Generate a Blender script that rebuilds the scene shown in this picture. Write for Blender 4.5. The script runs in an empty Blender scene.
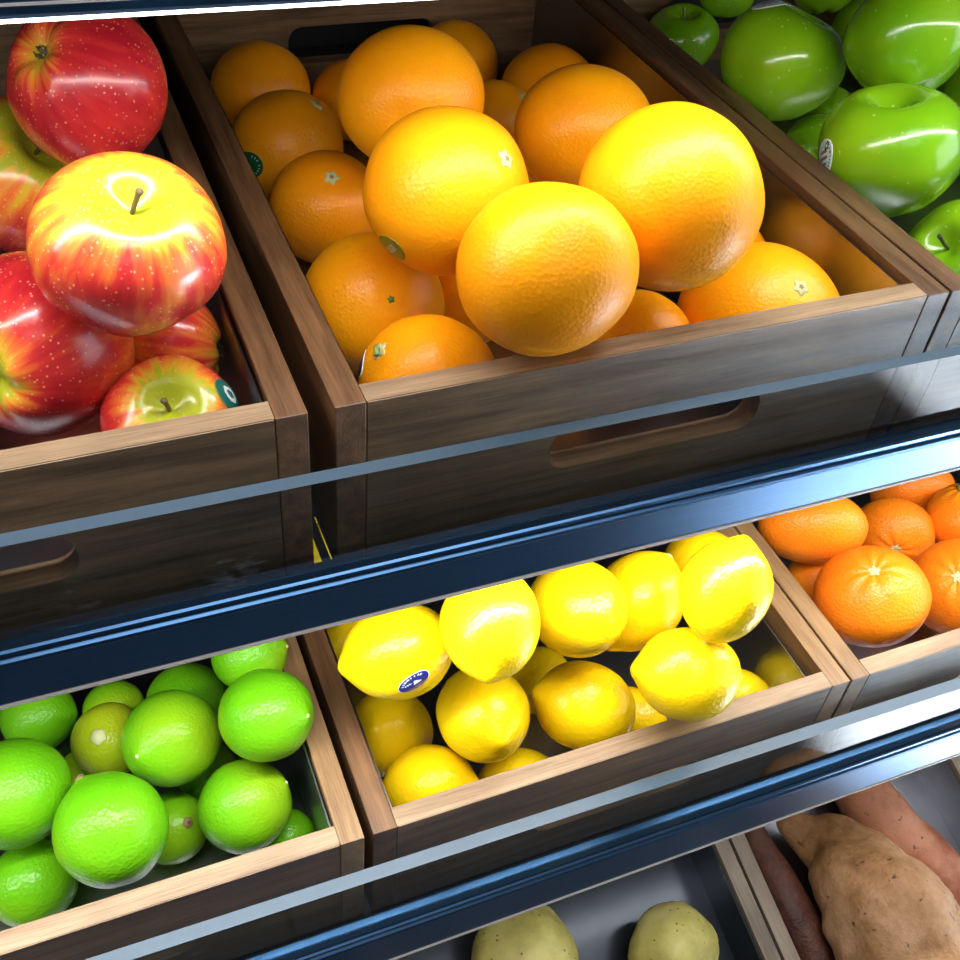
import bpy, bmesh, math, random
from mathutils import Vector, Matrix, noise
from mathutils.bvhtree import BVHTree
COL = bpy.context.scene.collection

# ------------------------------------------------------------------ helpers
def link(name, me, parent=None):
    o = bpy.data.objects.new(name, me)
    COL.objects.link(o)
    if parent is not None:
        o.parent = parent
    return o

def tag(o, label=None, cat=None, group=None, kind=None):
    if label: o['label'] = label
    if cat: o['category'] = cat
    if group: o['group'] = group
    if kind: o['kind'] = kind
    return o

def thing(name, loc, label, cat, group=None, rot=None):
    o = link(name, None)
    o.location = loc
    if rot is not None: o.rotation_euler = rot
    o.empty_display_size = .02
    return tag(o, label, cat, group)

def mesh(name, verts, faces, mats, parent=None, smooth=True, idx=None):
    me = bpy.data.meshes.new(name)
    me.from_pydata([tuple(v) for v in verts], [], faces)
    for m in (mats if isinstance(mats, (list, tuple)) else [mats]):
        me.materials.append(m)
    if idx: me.polygons.foreach_set('material_index', idx)
    me.polygons.foreach_set('use_smooth', [smooth] * len(me.polygons))
    me.update()
    return link(name, me, parent)

def from_bm(name, bm, mats, parent=None, smooth=False):
    bmesh.ops.recalc_face_normals(bm, faces=bm.faces)
    me = bpy.data.meshes.new(name)
    bm.to_mesh(me); bm.free()
    for m in (mats if isinstance(mats, (list, tuple)) else [mats]):
        me.materials.append(m)
    me.polygons.foreach_set('use_smooth', [smooth] * len(me.polygons))
    return link(name, me, parent)

def add_box(bm, lo, hi, bevel=0.0):
    r = bmesh.ops.create_cube(bm, size=1)
    for v in r['verts']:
        v.co = Vector([lo[i] + (v.co[i] + .5) * (hi[i] - lo[i]) for i in range(3)])
    if bevel:
        es = list({e for v in r['verts'] for e in v.link_edges})
        bmesh.ops.bevel(bm, geom=es, offset=bevel, segments=2, affect='EDGES', profile=.6)

def box(name, lo, hi, mats, parent=None, bevel=0.0):
    bm = bmesh.new(); add_box(bm, lo, hi, bevel)
    return from_bm(name, bm, mats, parent)

def board_with_hole(name, x0, x1, y0, y1, z0, z1, hx0, hx1, hz0, hz1, mats, parent):
    """a board standing in the x-z plane with a rounded hand slot through it"""
    r = (hz1 - hz0) * .42
    inner = []
    for cx, cz, a0 in ((hx1 - r, hz1 - r, 0), (hx0 + r, hz1 - r, 90), (hx0 + r, hz0 + r, 180), (hx1 - r, hz0 + r, 270)):
        for k in range(9):
            a = math.radians(a0 + 90 * k / 8)
            inner.append((cx + r * math.cos(a), cz + r * math.sin(a)))
    outer = [(x1, z1), (x0, z1), (x0, z0), (x1, z0)]
    bm = bmesh.new()
    rings = []
    for y in (y0, y1):
        vi = [bm.verts.new((x, y, z)) for x, z in inner]
        vo = [bm.verts.new((x, y, z)) for x, z in outer]
        rings.append((vi, vo))
        es = [bm.edges.new((l[i], l[(i + 1) % len(l)])) for l in (vi, vo) for i in range(len(l))]
        bmesh.ops.triangle_fill(bm, use_beauty=True, edges=es)
    for l0, l1 in zip(rings[0], rings[1]):
        n = len(l0)
        for i in range(n):
            bm.faces.new((l0[i], l0[(i + 1) % n], l1[(i + 1) % n], l1[i]))
    sharp = [e for e in bm.edges if len(e.link_faces) == 2 and all(v in rings[0][1] + rings[1][1] for v in e.verts) and e.calc_face_angle(0) > 1]
    bmesh.ops.bevel(bm, geom=sharp, offset=.0005, segments=2, affect='EDGES')
    return from_bm(name, bm, mats, parent)

def extrude_profile(name, prof, x0, x1, mats, parent, pick=None, slope=0.0, pivot=.1):
    """closed (y, z) outline run along x; slope tips it slightly, as the real fascia sags"""
    n = len(prof); vs = []
    for x in (x0, x1):
        for y, z in prof: vs.append((x, y, z + slope * (x - pivot)))
    fs = [(i, (i + 1) % n, n + (i + 1) % n, n + i) for i in range(n)]
    fs += [tuple(range(n))[::-1], tuple(range(n, 2 * n))]
    area2 = sum(prof[i][0] * prof[(i + 1) % n][1] - prof[(i + 1) % n][0] * prof[i][1] for i in range(n))
    if area2 < 0: fs = [f[::-1] for f in fs]          # outward normals whichever way the outline runs
    idx = [(pick(i) if pick else 0) for i in range(n)] + [0, 0]
    return mesh(name, vs, fs, mats, parent, False, idx)

# ------------------------------------------------------------------ materials
def M(name):
    m = bpy.data.materials.new(name); m.use_nodes = True
    nt = m.node_tree
    return m, nt, nt.nodes, nt.links, nt.nodes['Principled BSDF']

def ramp(N, stops, interp='LINEAR'):
    r = N.new('ShaderNodeValToRGB'); cr = r.color_ramp; cr.interpolation = interp
    while len(cr.elements) < len(stops): cr.elements.new(.5)
    for e, (p, c) in zip(cr.elements, stops):
        e.position = p; e.color = (*c, 1) if len(c) == 3 else c
    return r

def tex(N, L, scale, detail=3, rough=.5, coord='Object', stretch=None, off=True):
    tc = N.new('ShaderNodeTexCoord'); mp = N.new('ShaderNodeMapping')
    L.new(tc.outputs[coord], mp.inputs[0])
    if stretch: mp.inputs['Scale'].default_value = stretch
    if off:
        oi = N.new('ShaderNodeObjectInfo'); mul = N.new('ShaderNodeVectorMath'); mul.operation = 'SCALE'
        cb = N.new('ShaderNodeCombineXYZ')
        for i in range(3): L.new(oi.outputs['Random'], cb.inputs[i])
        L.new(cb.outputs[0], mul.inputs[0]); mul.inputs['Scale'].default_value = 7.3
        L.new(mul.outputs[0], mp.inputs['Location'])
    n = N.new('ShaderNodeTexNoise'); n.inputs['Scale'].default_value = scale
    n.inputs['Detail'].default_value = detail; n.inputs['Roughness'].default_value = rough
    L.new(mp.outputs[0], n.inputs['Vector'])
    return n, mp

def bump(N, L, b, h, strength, dist=.001):
    bp = N.new('ShaderNodeBump'); bp.inputs['Strength'].default_value = strength; bp.inputs['Distance'].default_value = dist
    L.new(h, bp.inputs['Height']); L.new(bp.outputs[0], b.inputs['Normal'])
    return bp

def mixc(N, L, fac, a, b, mode='MIX'):
    m = N.new('ShaderNodeMix'); m.data_type = 'RGBA'; m.blend_type = mode
    for s, v in ((0, fac), (6, a), (7, b)):
        if hasattr(v, 'links'): L.new(v, m.inputs[s])
        elif isinstance(v, (int, float)): m.inputs[s].default_value = v
        else: m.inputs[s].default_value = (*v, 1)
    return m.outputs[2]

def flat(name, col, rough=.5, metal=0, spec=.5):
    m, nt, N, L, b = M(name)
    n, _ = tex(N, L, 60, 3)
    c = mixc(N, L, n.outputs['Fac'], tuple(x * .85 for x in col), tuple(min(1, x * 1.12) for x in col))
    L.new(c, b.inputs['Base Color'])
    b.inputs['Roughness'].default_value = rough; b.inputs['Metallic'].default_value = metal
    b.inputs['Specular IOR Level'].default_value = spec
    return m

def wood(name, axis, light, dark, rough=.42):
    m, nt, N, L, b = M(name)
    s = {'x': (1, 14, 14), 'y': (14, 1, 14), 'z': (14, 14, 1)}[axis]
    n1, _ = tex(N, L, 9, 5, .62, stretch=s)
    s2 = {'x': (1, 30, 30), 'y': (30, 1, 30), 'z': (30, 30, 1)}[axis]
    n2, _ = tex(N, L, 40, 3, .6, stretch=s2)
    n3, _ = tex(N, L, 14, 2, .5)
    r1 = ramp(N, [(.28, dark), (.5, tuple((a + c) / 2 for a, c in zip(light, dark))), (.72, light)])
    L.new(n1.outputs['Fac'], r1.inputs[0])
    r2 = ramp(N, [(.35, (.55, .52, .5)), (.55, (1, 1, 1))]); L.new(n2.outputs['Fac'], r2.inputs[0])
    c = mixc(N, L, .55, r1.outputs[0], r2.outputs[0], 'MULTIPLY')
    r3 = ramp(N, [(.3, (.72, .66, .62)), (.65, (1.15, 1.1, 1.05))]); L.new(n3.outputs['Fac'], r3.inputs[0])
    c = mixc(N, L, .8, c, r3.outputs[0], 'MULTIPLY')
    L.new(c, b.inputs['Base Color'])
    rr = N.new('ShaderNodeMapRange'); L.new(n1.outputs['Fac'], rr.inputs[0]); rr.inputs[3].default_value = rough - .06; rr.inputs[4].default_value = rough + .12
    L.new(rr.outputs[0], b.inputs['Roughness'])
    bump(N, L, b, n2.outputs['Fac'], .35, .0006)
    return m

WL, WD = (.38, .225, .105), (.105, .055, .025)
W_X = wood('dark_front_wood', 'x', (.27, .165, .08), (.065, .036, .017))
W_XT = wood('tan_top_wood', 'x', (.40, .29, .175), (.22, .145, .08))
W_YL = wood('light_side_wood', 'y', (.35, .225, .105), (.17, .095, .042))
W_YR = wood('reddish_side_wood', 'y', (.22, .115, .05), (.06, .029, .012))
W_YP = wood('pale_grey_wood', 'y', (.40, .34, .26), (.24, .19, .14))
W_Y = wood('walnut_along_y', 'y', (.17, .092, .040), (.036, .018, .008))
W_BOT = wood('plywood_base', 'y', (.22, .13, .06), (.10, .055, .03))

def citrus(name, c1, c2, pore, bstr, rough=.34, c3=None, amp=(.35, .7)):
    m, nt, N, L, b = M(name)
    n1, _ = tex(N, L, 16, 3)
    r = ramp(N, [(amp[0], c1), (amp[1], c2)]); L.new(n1.outputs['Fac'], r.inputs[0])
    c = r.outputs[0]
    if c3:
        n3, _ = tex(N, L, 9, 1)
        r3 = ramp(N, [(.52, (0, 0, 0)), (.75, (1, 1, 1))]); L.new(n3.outputs['Fac'], r3.inputs[0])
        c = mixc(N, L, r3.outputs[0], c, c3)
    n4, _ = tex(N, L, 60, 4, .7)
    r4 = ramp(N, [(.68, (1, 1, 1)), (.80, (.62, .50, .38))]); L.new(n4.outputs['Fac'], r4.inputs[0])
    c = mixc(N, L, .5, c, r4.outputs[0], 'MULTIPLY')
    L.new(c, b.inputs['Base Color'])
    v = N.new('ShaderNodeTexVoronoi'); v.inputs['Scale'].default_value = pore
    tc = N.new('ShaderNodeTexCoord'); L.new(tc.outputs['Object'], v.inputs['Vector'])
    n2, _ = tex(N, L, 110, 3)
    ad = N.new('ShaderNodeMath'); ad.operation = 'ADD'; L.new(v.outputs['Distance'], ad.inputs[0]); L.new(n2.outputs['Fac'], ad.inputs[1])
    bump(N, L, b, ad.outputs[0], bstr, .0008)
    b.inputs['Roughness'].default_value = rough
    b.inputs['Specular IOR Level'].default_value = .28
    return m

ORANGE = citrus('orange_peel', (.93, .30, .002), (1, .41, .004), 520, .24, .36)
MANDARIN = citrus('mandarin_peel', (.93, .20, .008), (1, .29, .010), 480, .45, .34)
LEMON = citrus('lemon_peel', (.95, .60, .003), (1, .72, .006), 420, .28, .27)
LIME = citrus('lime_peel', (.09, .36, .004), (.15, .46, .007), 480, .38, .30, c3=(.32, .48, .010))
LIME_Y = citrus('yellowed_lime_peel', (.26, .40, .008), (.40, .46, .012), 480, .38, .30)

def apple_red(name, bias):
    m, nt, N, L, b = M(name)
    tc = N.new('ShaderNodeTexCoord'); sx = N.new('ShaderNodeSeparateXYZ'); L.new(tc.outputs['Object'], sx.inputs[0])
    # streaks run from stem to calyx: noise over the compass angle, slow along the height
    at = N.new('ShaderNodeMath'); at.operation = 'ARCTAN2'; L.new(sx.outputs[1], at.inputs[0]); L.new(sx.outputs[0], at.inputs[1])
    sn = N.new('ShaderNodeMath'); sn.operation = 'SINE'; L.new(at.outputs[0], sn.inputs[0])
    cs = N.new('ShaderNodeMath'); cs.operation = 'COSINE'; L.new(at.outputs[0], cs.inputs[0])
    cb = N.new('ShaderNodeCombineXYZ'); L.new(sn.outputs[0], cb.inputs[0]); L.new(cs.outputs[0], cb.inputs[1])
    mz = N.new('ShaderNodeMath'); mz.operation = 'MULTIPLY'; L.new(sx.outputs[2], mz.inputs[0]); mz.inputs[1].default_value = 9
    L.new(mz.outputs[0], cb.inputs[2])
    st = N.new('ShaderNodeTexNoise'); st.inputs['Scale'].default_value = 5.5; st.inputs['Detail'].default_value = 5; L.new(cb.outputs[0], st.inputs['Vector'])
    n1, _ = tex(N, L, 15, 2)
    mixv = N.new('ShaderNodeMath'); mixv.operation = 'MULTIPLY_ADD'; L.new(n1.outputs['Fac'], mixv.inputs[0]); mixv.inputs[1].default_value = 1.5
    L.new(st.outputs['Fac'], mixv.inputs[2])
    ax = N.new('ShaderNodeMath'); ax.operation = 'MULTIPLY_ADD'; L.new(sx.outputs[2], ax.inputs[0]); ax.inputs[1].default_value = -7.0; L.new(mixv.outputs[0], ax.inputs[2])
    # yellow in the two hollows: pull down close to the axis
    rad = N.new('ShaderNodeVectorMath'); rad.operation = 'LENGTH'; cb2 = N.new('ShaderNodeCombineXYZ'); L.new(sx.outputs[0], cb2.inputs[0]); L.new(sx.outputs[1], cb2.inputs[1]); L.new(cb2.outputs[0], rad.inputs[0])
    mr = N.new('ShaderNodeMapRange'); L.new(rad.outputs['Value'], mr.inputs[0]); mr.inputs[1].default_value = .004; mr.inputs[2].default_value = .027; mr.inputs[3].default_value = -.55; mr.inputs[4].default_value = bias
    s = N.new('ShaderNodeMath'); s.operation = 'ADD'; L.new(ax.outputs[0], s.inputs[0]); L.new(mr.outputs[0], s.inputs[1])
    r = ramp(N, [(.30, (.42, .46, .02)), (.42, (.75, .42, .03)), (.56, (.82, .19, .03)), (.74, (.64, .035, .028)), (1, (.42, .012, .022))])
    sc = N.new('ShaderNodeMapRange'); L.new(s.outputs[0], sc.inputs[0]); sc.inputs[1].default_value = .5; sc.inputs[2].default_value = 2.0
    L.new(sc.outputs[0], r.inputs[0])
    v = N.new('ShaderNodeTexVoronoi'); v.inputs['Scale'].default_value = 380; L.new(tc.outputs['Object'], v.inputs['Vector'])
    lr = ramp(N, [(.12, (1, 1, 1)), (.25, (0, 0, 0))]); L.new(v.outputs['Distance'], lr.inputs[0])
    gate = ramp(N, [(.36, (0, 0, 0)), (.56, (.50, .50, .50))]); n5, _ = tex(N, L, 70, 2); L.new(n5.outputs['Fac'], gate.inputs[0])
    f = N.new('ShaderNodeMath'); f.operation = 'MULTIPLY'; L.new(lr.outputs[0], f.inputs[0]); L.new(gate.outputs[0], f.inputs[1])
    c = mixc(N, L, f.outputs[0], r.outputs[0], (.95, .55, .32))
    L.new(c, b.inputs['Base Color'])
    b.inputs['Roughness'].default_value = .26
    b.inputs['Coat Weight'].default_value = .25; b.inputs['Coat Roughness'].default_value = .12
    bump(N, L, b, n5.outputs['Fac'], .10, .001)
    return m
RED = apple_red('red_apple_skin', .42)
BLUSH = apple_red('blushed_yellow_apple_skin', .34)

def green_apple():
    m, nt, N, L, b = M('green_apple_skin')
    n1, _ = tex(N, L, 13, 3)
    r = ramp(N, [(.35, (.13, .36, .005)), (.65, (.23, .47, .008))]); L.new(n1.outputs['Fac'], r.inputs[0])
    v = N.new('ShaderNodeTexVoronoi'); v.inputs['Scale'].default_value = 130
    tc = N.new('ShaderNodeTexCoord'); L.new(tc.outputs['Object'], v.inputs['Vector'])
    lr = ramp(N, [(.05, (.5, .5, .5)), (.14, (0, 0, 0))]); L.new(v.outputs['Distance'], lr.inputs[0])
    c = mixc(N, L, lr.outputs[0], r.outputs[0], (.55, .75, .2))
    L.new(c, b.inputs['Base Color'])
    b.inputs['Roughness'].default_value = .20; b.inputs['Coat Weight'].default_value = .3; b.inputs['Coat Roughness'].default_value = .08
    return m
GREEN = green_apple()

def potato_mat():
    m, nt, N, L, b = M('potato_skin')
    n1, _ = tex(N, L, 22, 5, .65)
    r = ramp(N, [(.35, (.42, .36, .08)), (.55, (.64, .57, .16)), (.75, (.72, .62, .28))]); L.new(n1.outputs['Fac'], r.inputs[0])
    v = N.new('ShaderNodeTexVoronoi'); v.inputs['Scale'].default_value = 120; tc = N.new('ShaderNodeTexCoord'); L.new(tc.outputs['Object'], v.inputs['Vector'])
    lr = ramp(N, [(.07, (1, 1, 1)), (.15, (0, 0, 0))]); L.new(v.outputs['Distance'], lr.inputs[0])
    c = mixc(N, L, lr.outputs[0], r.outputs[0], (.16, .10, .04)); L.new(c, b.inputs['Base Color'])
    b.inputs['Roughness'].default_value = .5; bump(N, L, b, n1.outputs['Fac'], .4, .001)
    return m
POTATO = potato_mat()

def sweet(name, c1, c2, c3):
    m, nt, N, L, b = M(name)
    n1, _ = tex(N, L, 12, 6, .7)
    r = ramp(N, [(.36, c1), (.5, c2), (.64, c3)]); L.new(n1.outputs['Fac'], r.inputs[0])
    v = N.new('ShaderNodeTexVoronoi'); v.inputs['Scale'].default_value = 75; tc = N.new('ShaderNodeTexCoord'); nd, _ = tex(N, L, 90, 3); va = N.new('ShaderNodeVectorMath'); va.operation = 'MULTIPLY_ADD'; va.inputs[1].default_value = (.02, .02, .02)
    L.new(nd.outputs['Color'], va.inputs[0]); L.new(tc.outputs['Object'], va.inputs[2]); L.new(va.outputs[0], v.inputs['Vector'])
    lr = ramp(N, [(.05, (1, 1, 1)), (.17, (0, 0, 0))]); L.new(v.outputs['Distance'], lr.inputs[0])
    c = mixc(N, L, lr.outputs[0], r.outputs[0], (.10, .04, .02)); L.new(c, b.inputs['Base Color'])
    n2, _ = tex(N, L, 45, 5, .7)
    b.inputs['Roughness'].default_value = .55; bump(N, L, b, n2.outputs['Fac'], .9, .004)
    return m
SW_TAN = sweet('tan_sweet_potato_skin', (.22, .105, .035), (.46, .23, .09), (.66, .38, .20))
SW_RED = sweet('red_sweet_potato_skin', (.22, .05, .022), (.40, .12, .055), (.58, .25, .13))
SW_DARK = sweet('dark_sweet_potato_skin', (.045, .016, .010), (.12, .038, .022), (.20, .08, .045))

LINER = flat('steel_liner', (.34, .35, .38), .30, 1.0)
LINER_D = flat('slate_liner', (.060, .072, .090), .20, .6)
DECKM = flat('black_deck_metal', (.025, .027, .032), .5, .3)
CASE = flat('black_case_panel', (.015, .016, .02), .5)
STEM = flat('brown_stem', (.16, .10, .045), .7)
STEM_G = flat('green_stem', (.22, .30, .07), .6)
BUTTON = flat('pale_green_button', (.52, .55, .26), .7)
SCAR = flat('brown_scar', (.25, .17, .07), .8)
CALYX = flat('dark_calyx', (.07, .075, .035), .8)
LEAF = flat('green_leaf', (.10, .26, .03), .5)
S_NAVY = flat('sticker_navy', (.012, .02, .18), .3)
S_WHITE = flat('sticker_white', (.80, .85, .82), .35)
S_GREEN = flat('sticker_green', (.006, .13, .035), .3)
S_TEAL = flat('sticker_teal', (.01, .14, .12), .3)
S_OLIVE = flat('sticker_olive', (.20, .22, .015), .35)
S_PALE = flat('sticker_pale_green', (.50, .70, .66), .35)
S_DARK = flat('sticker_dark', (.02, .045, .03), .35)
S_BROWN = flat('sticker_brown', (.25, .12, .06), .35)
LIPM = flat('pale_lip', (.62, .55, .50), .4)

def rail_mat():
    m, nt, N, L, b = M('dark_blue_anodised_metal')
    n, _ = tex(N, L, 30, 4, .6, stretch=(1, 60, 60))
    r = ramp(N, [(.3, (.040, .100, .20)), (.7, (.055, .125, .24))]); L.new(n.outputs['Fac'], r.inputs[0])
    L.new(r.outputs[0], b.inputs['Base Color'])
    b.inputs['Metallic'].default_value = .92; b.inputs['Roughness'].default_value = .30
    bump(N, L, b, n.outputs['Fac'], .08, .0005)
    return m
RAIL = rail_mat()

def acrylic():
    m, nt, N, L, b = M('clear_acrylic')
    N.remove(b)
    tr = N.new('ShaderNodeBsdfTransparent'); tr.inputs[0].default_value = (.86, .91, .93, 1)
    gl = N.new('ShaderNodeBsdfGlossy'); gl.inputs['Roughness'].default_value = .02
    lw = N.new('ShaderNodeFresnel'); lw.inputs['IOR'].default_value = 1.49
    ge = N.new('ShaderNodeNewGeometry'); inv = N.new('ShaderNodeMath'); inv.operation = 'MULTIPLY_ADD'; L.new(ge.outputs['Backfacing'], inv.inputs[0]); inv.inputs[1].default_value = -1; inv.inputs[2].default_value = 1
    fm = N.new('ShaderNodeMath'); fm.operation = 'MULTIPLY'; L.new(lw.outputs[0], fm.inputs[0]); L.new(inv.outputs[0], fm.inputs[1])
    mx = N.new('ShaderNodeMixShader'); L.new(fm.outputs[0], mx.inputs[0]); L.new(tr.outputs[0], mx.inputs[1]); L.new(gl.outputs[0], mx.inputs[2])
    # finger smears
    n, _ = tex(N, L, 26, 6, .75, stretch=(1, 1, 2.0), off=False); n2, _ = tex(N, L, 9, 1, off=False)
    r = ramp(N, [(.60, (0, 0, 0)), (.76, (.16, .16, .16))]); L.new(n.outputs['Fac'], r.inputs[0])
    r2 = ramp(N, [(.5, (0, 0, 0)), (.62, (1, 1, 1))]); L.new(n2.outputs['Fac'], r2.inputs[0])
    mu = N.new('ShaderNodeMath'); mu.operation = 'MULTIPLY'; L.new(r.outputs[0], mu.inputs[0]); L.new(r2.outputs[0], mu.inputs[1])
    df = N.new('ShaderNodeBsdfDiffuse'); df.inputs[0].default_value = (.7, .75, .8, 1)
    m2 = N.new('ShaderNodeMixShader'); L.new(mu.outputs[0], m2.inputs[0]); L.new(mx.outputs[0], m2.inputs[1]); L.new(df.outputs[0], m2.inputs[2])
    L.new(m2.outputs[0], N['Material Output'].inputs[0])
    return m
ACRYLIC = acrylic()
ACR_EDGE = flat('acrylic_edge', (.045, .085, .125), .45)

def emit(name, col, s):
    m, nt, N, L, b = M(name)
    b.inputs['Base Color'].default_value = (*col, 1)
    b.inputs['Emission Color'].default_value = (*col, 1); b.inputs['Emission Strength'].default_value = s
    return m
LED = emit('led_diffuser', (1, .97, 1), 6)

def floor_mat():
    m, nt, N, L, b = M('pale_floor_tiles')
    br = N.new('ShaderNodeTexBrick'); br.offset = 0; br.inputs['Scale'].default_value = 1
    br.inputs['Brick Width'].default_value = .9; br.inputs['Row Height'].default_value = .9; br.inputs['Mortar Size'].default_value = .004
    br.inputs['Color1'].default_value = (.075, .085, .10, 1); br.inputs['Color2'].default_value = (.08, .09, .105, 1); br.inputs['Mortar'].default_value = (.04, .04, .045, 1)
    tc = N.new('ShaderNodeTexCoord'); L.new(tc.outputs['Object'], br.inputs['Vector'])
    L.new(br.outputs[0], b.inputs['Base Color']); b.inputs['Roughness'].default_value = .5
    return m
FLOOR = floor_mat()

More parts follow.
